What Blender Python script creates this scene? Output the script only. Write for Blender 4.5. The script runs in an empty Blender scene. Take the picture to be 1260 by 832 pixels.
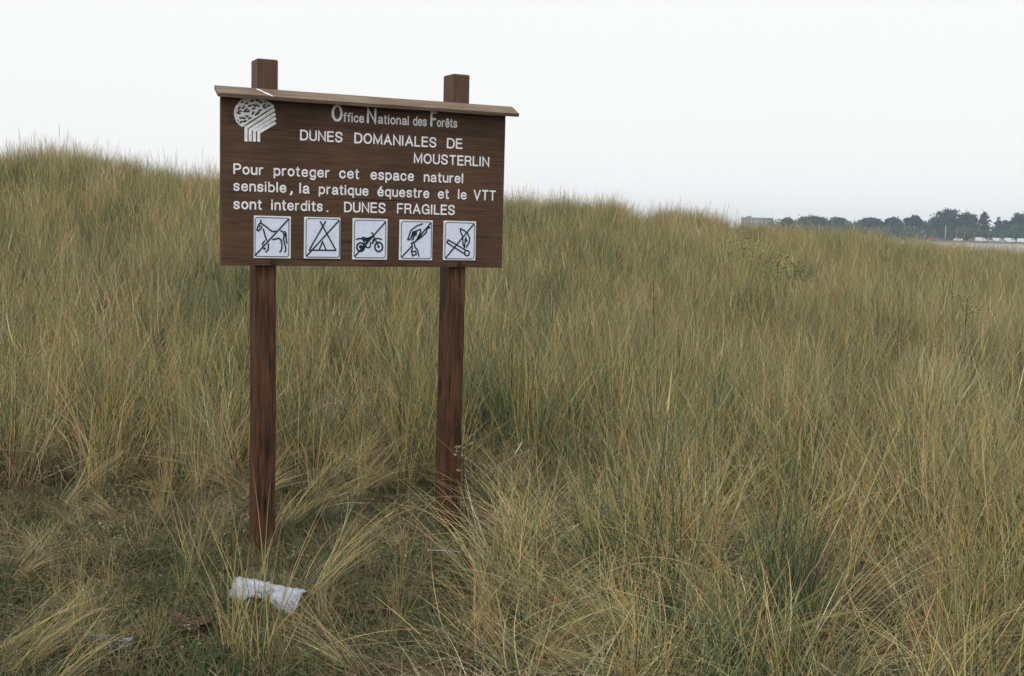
import bpy, bmesh, math, random
import numpy as np
from mathutils import Vector, Matrix, noise
random.seed(7); RNG = np.random.default_rng(11)
S = bpy.context.scene
COL = S.collection
rad = math.radians

# ------------------------------------------------------------------ camera
F_PX, PITCH, ROLL, CAMZ = 1400.0, 0.101, 0.0263, 1.6
cF = Vector((0, math.cos(PITCH), -math.sin(PITCH)))
u0 = Vector((0, math.sin(PITCH), math.cos(PITCH))); r0 = Vector((1, 0, 0))
cR = math.cos(ROLL) * r0 + math.sin(ROLL) * u0
cU = -math.sin(ROLL) * r0 + math.cos(ROLL) * u0
cam_d = bpy.data.cameras.new('camera'); cam = bpy.data.objects.new('camera', cam_d); COL.objects.link(cam)
m = Matrix((( cR.x, cU.x, -cF.x), (cR.y, cU.y, -cF.y), (cR.z, cU.z, -cF.z))).to_4x4()
m.translation = Vector((0, 0, CAMZ)); cam.matrix_world = m
cam_d.sensor_width = 36; cam_d.lens = 36 * F_PX / 1260; cam_d.clip_start = .05; cam_d.clip_end = 6000
S.camera = cam
S.view_settings.view_transform = 'Standard'; S.view_settings.look = 'None'
S.view_settings.exposure = 0.0; S.cycles.max_bounces = 5; S.cycles.diffuse_bounces = 3; S.cycles.transmission_bounces = 3; S.cycles.glossy_bounces = 2; S.cycles.volume_bounces = 0; S.view_settings.gamma = 1.0

# ------------------------------------------------------------------ overcast sky
SUN_EL, SUN_AZ = rad(52), rad(205)
W = bpy.data.worlds.new('World'); S.world = W; W.use_nodes = True
nt = W.node_tree; nt.nodes.clear()
out = nt.nodes.new('ShaderNodeOutputWorld'); bg = nt.nodes.new('ShaderNodeBackground')
sky = nt.nodes.new('ShaderNodeTexSky'); sky.sky_type = 'NISHITA'; sky.sun_disc = False
sky.sun_elevation = SUN_EL; sky.sun_rotation = SUN_AZ; sky.air_density = 1.0; sky.dust_density = 2.0
cloud = nt.nodes.new('ShaderNodeTexNoise'); cloud.inputs['Scale'].default_value = 1.6; cloud.inputs['Detail'].default_value = 4
tc = nt.nodes.new('ShaderNodeTexCoord'); nt.links.new(tc.outputs['Generated'], cloud.inputs['Vector'])
rampc = nt.nodes.new('ShaderNodeValToRGB')
rampc.color_ramp.elements[0].color = (9.75, 9.8, 9.8, 1); rampc.color_ramp.elements[1].color = (10.2, 10.25, 10.2, 1)
nt.links.new(cloud.outputs['Fac'], rampc.inputs[0])
mx = nt.nodes.new('ShaderNodeMix'); mx.data_type = 'RGBA'; mx.inputs[0].default_value = .97
nt.links.new(sky.outputs[0], mx.inputs[6]); nt.links.new(rampc.outputs[0], mx.inputs[7])
nt.links.new(mx.outputs[2], bg.inputs['Color']); bg.inputs['Strength'].default_value = 0.1
nt.links.new(bg.outputs[0], out.inputs[0])
sd = bpy.data.lights.new('sun', 'SUN'); sd.energy = 1.5; sd.angle = rad(8); sd.color = (1, .97, .92)
so = bpy.data.objects.new('sun', sd); COL.objects.link(so)
# the sun stands high, behind the camera and to the left
sdir = Vector((-math.cos(SUN_EL) * .45, -math.cos(SUN_EL) * .89, math.sin(SUN_EL)))
so.rotation_euler = sdir.to_track_quat('Z', 'Y').to_euler()
sky.sun_rotation = math.atan2(sdir.x, sdir.y)

# ------------------------------------------------------------------ helpers
def ray(px, py):
    return (cF + cR * ((px - 630) / F_PX) + cU * ((416 - py) / F_PX))
def gp(px, py, z=0.0):
    d = ray(px, py); t = (z - CAMZ) / d.z
    return Vector((d.x * t, d.y * t, z))
def at(px, py, D):
    d = ray(px, py); return Vector((0, 0, CAMZ)) + d * (D / d.y)
def tag(o, label=None, cat=None, group=None, kind=None):
    for k, v in (('label', label), ('category', cat), ('group', group), ('kind', kind)):
        if v: o[k] = v
    return o
def link(name, me, mats=None, parent=None, loc=None):
    o = bpy.data.objects.new(name, me); COL.objects.link(o)
    if mats is not None and me is not None and not me.materials:
        for mm in (mats if isinstance(mats, (list, tuple)) else [mats]): me.materials.append(mm)
    if parent: o.parent = parent
    if loc is not None: o.location = loc
    return o
def empty(name, loc=(0, 0, 0), rz=0):
    o = bpy.data.objects.new(name, None); COL.objects.link(o); o.location = loc; o.rotation_euler = (0, 0, rz)
    o.empty_display_size = .2; return o
def bm_me(bm, name, smooth=False):
    me = bpy.data.meshes.new(name); bmesh.ops.recalc_face_normals(bm, faces=bm.faces[:]); bm.to_mesh(me); bm.free()
    if smooth: me.polygons.foreach_set('use_smooth', [True] * len(me.polygons))
    return me
def box(bm, x0, x1, y0, y1, z0, z1, bev=0, seg=1):
    r = bmesh.ops.create_cube(bm, size=1); vs = r['verts']
    for v in vs: v.co = Vector(((x0 + x1) / 2 + v.co.x * (x1 - x0), (y0 + y1) / 2 + v.co.y * (y1 - y0), (z0 + z1) / 2 + v.co.z * (z1 - z0)))
    if bev:
        es = list({e for v in vs for e in v.link_edges})
        bmesh.ops.bevel(bm, geom=es, offset=bev, segments=seg, affect='EDGES', profile=.6)
def tube(bm, pts, r0, r1=None, n=6):
    r1 = r0 if r1 is None else r1; rings = []
    pts = [Vector(p) for p in pts]
    for i, p in enumerate(pts):
        t = (pts[min(i + 1, len(pts) - 1)] - pts[max(i - 1, 0)]).normalized()
        a = t.orthogonal().normalized(); b = t.cross(a); r = r0 + (r1 - r0) * i / (len(pts) - 1)
        rings.append([bm.verts.new(p + (a * math.cos(2 * math.pi * k / n) + b * math.sin(2 * math.pi * k / n)) * r) for k in range(n)])
    for A, B in zip(rings, rings[1:]):
        for k in range(n): bm.faces.new((A[k], A[(k + 1) % n], B[(k + 1) % n], B[k]))
    bm.faces.new(rings[0][::-1]); bm.faces.new(rings[-1])

# ---- material helpers
def mat(name):
    mt = bpy.data.materials.new(name); mt.use_nodes = True; t = mt.node_tree
    b = t.nodes['Principled BSDF']; b.inputs['Specular IOR Level'].default_value = .25
    return mt, t, b
def N(t, kind, **kw):
    n = t.nodes.new(kind)
    for k, v in kw.items():
        if k.startswith('_'): n.inputs[k[1:].replace('_', ' ')].default_value = v
        else: setattr(n, k, v)
    return n
def ramp(t, src, stops, interp='LINEAR'):
    r = t.nodes.new('ShaderNodeValToRGB'); e = r.color_ramp.elements; r.color_ramp.interpolation = interp
    while len(e) < len(stops): e.new(.5)
    for i, (p, c) in enumerate(stops): e[i].position = p; e[i].color = (c[0], c[1], c[2], 1)
    t.links.new(src, r.inputs[0]); return r.outputs[0]
def mixc(t, fac, a, b, mode='MIX'):
    m_ = t.nodes.new('ShaderNodeMix'); m_.data_type = 'RGBA'; m_.blend_type = mode
    for s, i in ((fac, 0), (a, 6), (b, 7)):
        if hasattr(s, 'node'): t.links.new(s, m_.inputs[i])
        else: m_.inputs[i].default_value = s if i == 0 else (s[0], s[1], s[2], 1)
    return m_.outputs[2]
def flat(name, c, rough=.7, var=.12, scale=8):
    mt, t, b = mat(name); tcx = N(t, 'ShaderNodeTexCoord'); nz = N(t, 'ShaderNodeTexNoise', _Scale=scale, _Detail=4.0)
    t.links.new(tcx.outputs['Object'], nz.inputs['Vector'])
    o = ramp(t, nz.outputs['Fac'], [(.3, [v * (1 - var) for v in c]), (.7, [min(1, v * (1 + var)) for v in c])])
    t.links.new(o, b.inputs['Base Color']); b.inputs['Roughness'].default_value = rough
    return mt
def wood(name, dark, mid, light, axis, knots=True, rough=.65, fine=60, pale=None, band=1.0, cracks=False, spots=()):
    """stained timber, grain along axis (object space)"""
    mt, t, b = mat(name); tcx = N(t, 'ShaderNodeTexCoord')
    def stretched(s_across, s_along):
        mp = N(t, 'ShaderNodeMapping'); sc = [s_across] * 3; sc['xyz'.index(axis)] = s_along
        mp.inputs['Scale'].default_value = sc; t.links.new(tcx.outputs['Object'], mp.inputs['Vector']); return mp.outputs[0]
    g1 = N(t, 'ShaderNodeTexNoise', _Scale=1.0, _Detail=6.0, _Roughness=.65, _Distortion=.6); t.links.new(stretched(fine, fine * .035), g1.inputs['Vector'])
    g2 = N(t, 'ShaderNodeTexNoise', _Scale=1.0, _Detail=3.0, _Roughness=.5, _Distortion=1.0); t.links.new(stretched(fine * .28, fine * .03), g2.inputs['Vector'])
    bl = N(t, 'ShaderNodeTexNoise', _Scale=2.3, _Detail=3.0, _Roughness=.6); t.links.new(tcx.outputs['Object'], bl.inputs['Vector'])
    c = ramp(t, g1.outputs['Fac'], [(.30, dark), (.5, mid), (.72, light)])
    c2 = ramp(t, g2.outputs['Fac'], [(.32, [1 - .48 * band] * 3), (.55, (1, 1, 1)), (.75, [1 + .22 * band] * 3)])
    c = mixc(t, 1.0, c, c2, 'MULTIPLY')
    c3 = ramp(t, bl.outputs['Fac'], [(.3, (.7, .68, .66)), (.7, (1.2, 1.2, 1.2))]); c = mixc(t, 1.0, c, c3, 'MULTIPLY')
    if knots:
        vo = N(t, 'ShaderNodeTexVoronoi', _Scale=1.0); t.links.new(stretched(13, 3.4), vo.inputs['Vector'])
        k = ramp(t, vo.outputs['Distance'], [(.10, (1, 1, 1)), (.24, (0, 0, 0))])
        c = mixc(t, k, c, [v * .28 for v in dark])
    for kx, kz in spots:
        sc3 = N(t, 'ShaderNodeVectorMath', operation='MULTIPLY'); sc3.inputs[1].default_value = (1, 0, .55); t.links.new(mixc(t, .05, tcx.outputs['Object'], g2.outputs['Color']), sc3.inputs[0])
        ds = N(t, 'ShaderNodeVectorMath', operation='DISTANCE'); ds.inputs[1].default_value = (kx * .95 + .025, .025, (kz * .95 + .025) * .55); t.links.new(sc3.outputs[0], ds.inputs[0])
        c = mixc(t, ramp(t, ds.outputs['Value'], [(.006, (.85, .85, .85)), (.024, (.3, .3, .3)), (.042, (0, 0, 0))]), c, [v * .3 for v in dark])
    if cracks:
        cr = N(t, 'ShaderNodeTexNoise', _Scale=1.0, _Detail=2.0, _Distortion=.3); t.links.new(stretched(95, 2.2), cr.inputs['Vector'])
        ck = ramp(t, cr.outputs['Fac'], [(.30, (1, 1, 1)), (.36, (0, 0, 0))]); c = mixc(t, ck, c, [v * .2 for v in dark])
        sc_ = N(t, 'ShaderNodeTexNoise', _Scale=38.0, _Detail=5.0, _Roughness=.8); t.links.new(tcx.outputs['Object'], sc_.inputs['Vector'])
        sk = ramp(t, sc_.outputs['Fac'], [(.68, (0, 0, 0)), (.76, (.5, .5, .5))]); c = mixc(t, sk, c, [min(1, v * 1.9) for v in light])
    if pale:
        sp = N(t, 'ShaderNodeSeparateXYZ'); t.links.new(tcx.outputs['Object'], sp.inputs[0])
        mr = N(t, 'ShaderNodeMapRange'); mr.inputs['From Min'].default_value = pale[0]; mr.inputs['From Max'].default_value = pale[1]
        mr.inputs['To Max'].default_value = pale[2]; t.links.new(sp.outputs['Z'], mr.inputs['Value'])
        c = mixc(t, mr.outputs[0], c, pale[3])
    t.links.new(c, b.inputs['Base Color']); b.inputs['Roughness'].default_value = rough
    bp = N(t, 'ShaderNodeBump', _Strength=.5, _Distance=.002); t.links.new(g1.outputs['Fac'], bp.inputs['Height']); t.links.new(bp.outputs[0], b.inputs['Normal'])
    return mt

M_board = wood('stained_board', (.062, .031, .017), (.095, .051, .030), (.14, .080, .048), 'x', knots=False, fine=130, band=.38, cracks=True)
M_post = wood('stained_post', (.024, .009, .006), (.082, .035, .018), (.20, .094, .048), 'z', fine=120, band=.8, cracks=True, spots=((.05, .52), (.03, 1.18), (.07, .93), (.055, .2)), pale=(1.5, 2.2, .55, (.135, .082, .058)))
M_cap = wood('weathered_cap', (.13, .088, .058), (.20, .148, .105), (.28, .215, .16), 'x', knots=False, fine=110, band=.5, cracks=True)
M_white = flat('white_paint', (.84, .85, .90), .5, .10, 90)
M_white2 = flat('old_white_paint', (.84, .84, .87), .6, .16, 60)
M_plate = flat('enamel_plate', (.70, .76, .93), .35, .06, 40)
M_plate_edge = flat('plate_border_paint', (.80, .80, .84), .4, .06, 40)
M_ink = flat('dark_green_ink', (.010, .030, .032), .4, .1, 30)
M_frame_ink = flat('blue_grey_ink', (.06, .09, .15), .4, .1, 30)
M_bolt = flat('dark_bolt', (.03, .02, .018), .5, .2, 30)

# ------------------------------------------------------------------ terrain
SKX = np.array([-900, -300, 0, 30, 60, 100, 150, 200, 230, 272, 400, 500, 600, 640, 690, 740, 775, 790, 830, 870, 900, 950, 1000, 1050, 1100, 1135, 1180, 1260, 1500, 2200], float)
SKY_ = np.array([215, 190, 184, 178, 176, 184, 187, 201, 204, 210, 216, 223, 239, 239, 238, 243, 250, 259, 257, 263, 270, 276, 280, 281, 287, 293, 300, 306, 314, 318], float)
RDX = np.array([-900, 0, 270, 650, 800, 950, 1100, 1260, 2200], float)
RDR = np.array([22, 24, 24, 26, 29, 33, 38, 44, 50], float)
def skyaz():
    azs, zs, Rs = [], [], []
    for px, py in zip(SKX, SKY_):
        d = ray(px, py); hd = math.hypot(d.x, d.y); R = float(np.interp(px, RDX, RDR))
        azs.append(math.atan2(d.x, d.y)); zs.append(CAMZ + d.z / hd * R); Rs.append(R)
    return np.array(azs), np.array(zs), np.array(Rs)
AZ, ZT, RT = skyaz()
GRASS_H = .72
def sm(t): t = np.clip(t, 0, 1); return t * t * (3 - 2 * t)
def bumps(x, y):
    return (np.sin(x * 1.1 + 1.3 * np.sin(y * .5)) * np.cos(y * .8 + .7 * np.sin(x * .6)) * .5 + np.sin(x * .43 + 2 + y * .31) * .7 + np.sin(x * 2.3 - y * 1.7) * .18)
def H(x, y):
    x = np.asarray(x, float); y = np.asarray(y, float)
    az = np.arctan2(x, y); d = np.hypot(x, y)
    R = np.interp(az, AZ, RT); Z = np.interp(az, AZ, ZT) - GRASS_H
    Z = Z * np.clip(1.6 - np.abs(az) / 1.3, .15, 1)
    d0 = 6.3; t = np.clip((d - d0) / (R - d0), 0, 1)
    h = Z * (t ** 1.25 * (1 - .25 * t ** 4) / .75)
    h = np.where(d < R, h, Z)
    h = h + bumps(x, y) * .13 * sm((d - 6.5) / 6) * (1 - .6 * t)
    h = h + .018 * np.sin(x * 5.1 + y * 2.2) * np.cos(y * 4.3 - x) + .012 * np.sin(x * 11 + 2 * np.sin(y * 9))
    fall = np.clip((d - R - 1.0), 0, None)
    h = h - fall * .10 * sm(fall / 6)
    return np.maximum(h, -2.4)
def Hs(x, y): return float(H(x, y))
def hit(px, py, lift=0.0):
    """where a sight line through the landscape meets the dune"""
    d = ray(px, py); d = d / math.hypot(d.x, d.y)
    t = 2.0
    while t < 60:
        p = Vector((0, 0, CAMZ)) + d * t
        if p.z - lift <= Hs(p.x, p.y): break
        t += .03
    return Vector((p.x, p.y, Hs(p.x, p.y)))

rr = np.concatenate([np.linspace(.3, 12, 90), np.linspace(12.2, 60, 170), np.geomspace(62, 120, 12)])
na = 720; aa = np.linspace(-math.pi, math.pi, na, endpoint=False)
RR, AA = np.meshgrid(rr, aa, indexing='ij')
X, Y = RR * np.sin(AA), RR * np.cos(AA); Z = H(X, Y)
vs = np.stack([X.ravel(), Y.ravel(), Z.ravel()], 1)
vs = np.vstack([vs, [[0, 0, Hs(0, 0.01)]]]); c_i = len(vs) - 1
i0 = (np.arange(len(rr) - 1)[:, None] * na + np.arange(na)[None]); i1 = (np.arange(len(rr) - 1)[:, None] * na + (np.arange(na)[None] + 1) % na)
quads = np.stack([i0, i0 + na, i1 + na, i1], -1).reshape(-1, 4)
me = bpy.data.meshes.new('dune_ground')
me.from_pydata(vs.tolist(), [], quads[:, ::-1].tolist() + [[c_i, (k + 1) % na, k] for k in range(na)])
me.polygons.foreach_set('use_smooth', [True] * len(me.polygons))
mt, t, b = mat('dune_soil'); tcx = N(t, 'ShaderNodeTexCoord')
n1 = N(t, 'ShaderNodeTexNoise', _Scale=9.0, _Detail=8.0, _Roughness=.75); n2 = N(t, 'ShaderNodeTexNoise', _Scale=1.1, _Detail=4.0); n3 = N(t, 'ShaderNodeTexNoise', _Scale=60.0, _Detail=4.0, _Roughness=.8)
for n_ in (n1, n2, n3): t.links.new(tcx.outputs['Object'], n_.inputs['Vector'])
c = ramp(t, n1.outputs['Fac'], [(.3, (.045, .035, .022)), (.5, (.085, .072, .042)), (.72, (.17, .14, .09))])
g = ramp(t, n2.outputs['Fac'], [(.4, (0, 0, 0)), (.65, (1, 1, 1))]); c = mixc(t, g, c, (.05, .065, .03))
f = ramp(t, n3.outputs['Fac'], [(.3, (.6, .6, .6)), (.7, (1.4, 1.4, 1.35))]); c = mixc(t, 1.0, c, f, 'MULTIPLY')
t.links.new(c, b.inputs['Base Color']); b.inputs['Roughness'].default_value = .95
bp = N(t, 'ShaderNodeBump', _Strength=.9, _Distance=.02); t.links.new(n1.outputs['Fac'], bp.inputs['Height']); t.links.new(bp.outputs[0], b.inputs['Normal'])
M_soil = mt
tag(link('ground', me, M_soil), kind='structure')

# flats beyond the dunes and the far shore
def sheet(name, pts, z, m_, kind='structure'):
    bm = bmesh.new(); f_ = bm.faces.new([bm.verts.new((p[0], p[1], z)) for p in pts]); return tag(link(name, bm_me(bm, name), m_), kind=kind)
bm = bmesh.new(); n_ = 96
ri = [bm.verts.new((85 * math.sin(2 * math.pi * k / n_), 85 * math.cos(2 * math.pi * k / n_), -2.05)) for k in range(n_)]
ro = [bm.verts.new((1100 * math.sin(2 * math.pi * k / n_), 1100 * math.cos(2 * math.pi * k / n_), -2.05)) for k in range(n_)]
for k in range(n_): bm.faces.new((ri[k], ri[(k + 1) % n_], ro[(k + 1) % n_], ro[k]))
tag(link('tidal_flat', bm_me(bm, 'tidal_flat'), flat('wet_sand', (.30, .275, .25), .6, .15, .02)), kind='structure')
bm = bmesh.new()
nx = 60; rows = [(506, -2.3), (514, -1.95), (566, -1.66), (640, -1.3), (930, -1.2)]
grid = [[bm.verts.new(((-420 + 1000 * i / nx), y_ + 5 * math.sin(i * .9 + j), z_)) for i in range(nx + 1)] for j, (y_, z_) in enumerate(rows)]
for j in range(len(rows) - 1):
    for i in range(nx): bm.faces.new((grid[j][i], grid[j][i + 1], grid[j + 1][i + 1], grid[j + 1][i]))
tag(link('far_shore', bm_me(bm, 'far_shore'), flat('shore_grass', (.085, .105, .055), .9, .3, .05)), kind='structure')

# ------------------------------------------------------------------ information sign
SX, SY, TH, ZB, BW, BH = -1.3195, 5.1238, .4259, 1.3746, 1.3836, .757
sign = tag(empty('information_sign', (SX, SY, 0), TH), 'brown wooden notice board with white lettering on two square posts in the dune grass', 'sign')
ud = Vector((math.cos(TH), math.sin(TH), 0)); nd = Vector((-math.sin(TH), math.cos(TH), 0)); so_ = Vector((SX, SY, 0))
def sp(px, py, dep=0.0):
    """point (x, z) in the sign's own frame on the plane at depth dep"""
    d = ray(px, py); o = Vector((0, 0, CAMZ)); tt = (so_ + nd * dep - o).dot(nd) / d.dot(nd); p = o + d * tt - so_
    return p.dot(ud), p.z
TOP = ZB + BH
bm = bmesh.new(); box(bm, 0, BW, 0, .024, ZB, TOP + .004, .002)
board = link('board', bm_me(bm, 'board'), M_board, sign)
# posts
def post(px0, py_top, w, x0):
    z1 = sp(px0, py_top, .10)[1]
    bm = bmesh.new(); box(bm, 0, w, 0, .135, -.5, z1, .009, 3)
    # long cuts so that the timber can be worn and slightly out of true
    for zc in np.linspace(.1, z1 - .05, 14):
        bmesh.ops.bisect_plane(bm, geom=bm.verts[:] + bm.edges[:] + bm.faces[:], plane_co=(0, 0, zc), plane_no=(0, 0, 1))
    for v in bm.verts:
        k = noise.noise(Vector((x0 * 9, v.co.z * 1.3, 3))) * .004; v.co.x += k; v.co.y += noise.noise(Vector((x0 * 5, v.co.z * 2, 9))) * .003
        if v.co.z > z1 - .02: v.co.z += (v.co.y - .06) * .02
    o = link('post', bm_me(bm, 'post'), M_post, sign, (x0, .026, 0)); return o
xl = sp(310.5, 500, .03)[0]; xr0 = sp(545, 440, .03)[0]
pl = post(325, 74.5, .096, sp(319.0, 300, .03)[0] - .016); pr = post(561, 93, .088, sp(553.0, 300, .03)[0])
# roof plank over the board, tipped forward
ax, az = sp(264, 105.5, .02); bx_, bz = sp(630.5, 130.5, .02)
zc = TOP + .037
bm = bmesh.new(); cw, cth = .098, .016
rot = Matrix.Rotation(rad(25), 3, 'X')
nxs = 24; cols = []
for i in range(nxs + 1):
    x_ = ax + (bx_ - ax) * i / nxs; wv = .0003 * math.sin(i * .8)
    pr_ = [Vector((0, .0, 0)), Vector((0, -cw, 0)), Vector((0, -cw - .001, -cth)), Vector((0, 0, -cth))]
    cols.append([bm.verts.new(Vector((x_, .024, zc + wv + .004)) + rot @ p) for p in pr_])
for A, B in zip(cols, cols[1:]):
    for k in range(4): bm.faces.new((A[k], A[(k + 1) % 4], B[(k + 1) % 4], B[k]))
bm.faces.new(cols[0]); bm.faces.new(cols[-1][::-1])
cap = link('roof_board', bm_me(bm, 'roof_board'), M_cap, sign)
# pale streak dropped on the roof plank
bm = bmesh.new(); x0 = sp(317, 109, 0)[0]; pts = []
for k in range(7):
    tt = k / 6; c0 = Vector((x0 + .055 * tt, .024, zc + .004)) + rot @ Vector((0, -.012 - .085 * tt, .0015)); hw = .007 * (1 + .5 * math.sin(k * 2.1))
    pts.append((bm.verts.new(c0 - Vector((hw, 0, 0))), bm.verts.new(c0 + Vector((hw, 0, 0)))))
for A, B in zip(pts, pts[1:]): bm.faces.new((A[0], A[1], B[1], B[0]))
o = link('white_streak', bm_me(bm, 'white_streak'), M_white, cap); o['label'] = 'white streak across the top of the roof plank'
# bolt heads where the board is fixed to the posts
for px, py in ((336, 322.5), (565.6, 324.3)):
    x_, z_ = sp(px, py)
    bm = bmesh.new(); bmesh.ops.create_cone(bm, segments=14, radius1=.013, radius2=.010, depth=.008, cap_ends=True)
    for v in bm.verts: v.co = Vector((v.co.x, -v.co.z, v.co.y))
    link('bolt', bm_me(bm, 'bolt'), M_bolt, sign, (x_, -.003, z_))

# lettering: flat paint on the board, a hair proud of it
class Flat2D:
    def __init__(s): s.v = []; s.f = []
    def poly(s, pts, y=-.0015):
        i = len(s.v); s.v += [(p[0], y, p[1]) for p in pts]; s.f.append(list(range(i, i + len(pts))))
    def stroke(s, pts, w, y=-.0015, closed=False, roundcap=True):
        """constant-width pen line through points"""
        P = [Vector((p[0], p[1])) for p in pts]; n = len(P); L, Rr = [], []
        for i in range(n):
            a = P[(i - 1) % n] if (closed or i > 0) else P[i]; c_ = P[(i + 1) % n] if (closed or i < n - 1) else P[i]
            d1 = (P[i] - a); d2 = (c_ - P[i])
            if d1.length < 1e-9: d1 = d2
            if d2.length < 1e-9: d2 = d1
            d1 = d1.normalized(); d2 = d2.normalized(); tdir = (d1 + d2)
            if tdir.length < 1e-6: tdir = d1
            tdir = tdir.normalized(); nn = Vector((-tdir.y, tdir.x)); k = 1 / max(.45, nn.dot(Vector((-d1.y, d1.x))))
            L.append(P[i] + nn * w / 2 * k); Rr.append(P[i] - nn * w / 2 * k)
        for i in range(n if closed else n - 1):
            j = (i + 1) % n; s.poly([Rr[i], Rr[j], L[j], L[i]], y)
        if roundcap and not closed:
            for e in (P[0], P[-1]): s.disc(e, w / 2, y + .0000)
    def disc(s, c_, r, y=-.0015, n=10): s.poly([(c_[0] + r * math.cos(2 * math.pi * k / n), c_[1] + r * math.sin(2 * math.pi * k / n)) for k in range(n)], y - .0002)
    def build(s, name, m_, parent):
        me = bpy.data.meshes.new(name); me.from_pydata(s.v, [], s.f); return link(name, me, m_, parent)
def smooth(P, k=6):
    P = [Vector(p) for p in P]; o_ = []
    for i in range(len(P) - 1):
        a, b_, c_, d = P[max(i - 1, 0)], P[i], P[i + 1], P[min(i + 2, len(P) - 1)]
        for q in range(k):
            t_ = q / k; o_.append(.5 * ((2 * b_) + (c_ - a) * t_ + (2 * a - 5 * b_ + 4 * c_ - d) * t_ * t_ + (3 * b_ - a - 3 * c_ + d) * t_ ** 3))
    return o_ + [P[-1]]
def ell(cx, cy, rx, ry, a0=0, a1=360, n=20): return [(cx + rx * math.cos(rad(a0 + (a1 - a0) * k / n)), cy + ry * math.sin(rad(a0 + (a1 - a0) * k / n))) for k in range(n + 1)]
XH = .70
def bowl(x, w): return ell(x + w / 2, XH / 2, w / 2, XH / 2)
S_CAP = lambda w, h: smooth([(w * .97, h * .76), (w * .82, h * .95), (w * .5, h), (w * .15, h * .93), (w * .04, h * .74), (w * .2, h * .58), (w * .55, h * .49), (w * .88, h * .39), (w * .98, h * .22), (w * .8, h * .05), (w * .48, 0), (w * .14, h * .06), (0, h * .26)])
NHUMP = smooth([(0, XH * .62), (.06, XH * .88), (.22, XH), (.37, XH * .93), (.43, XH * .68)]) + [(.43, 0)]
UCUP = [(0, XH)] + smooth([(0, XH * .30), (.06, .06), (.2, 0), (.36, XH * .12), (.43, XH * .36)])
EL = smooth([(.02, XH * .52), (.46, XH * .52)], 1) + smooth([(.46, XH * .52), (.42, XH * .85), (.23, XH), (.05, XH * .84), (0, XH * .5), (.05, XH * .15), (.24, 0), (.40, XH * .10), (.455, XH * .24)])
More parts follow.
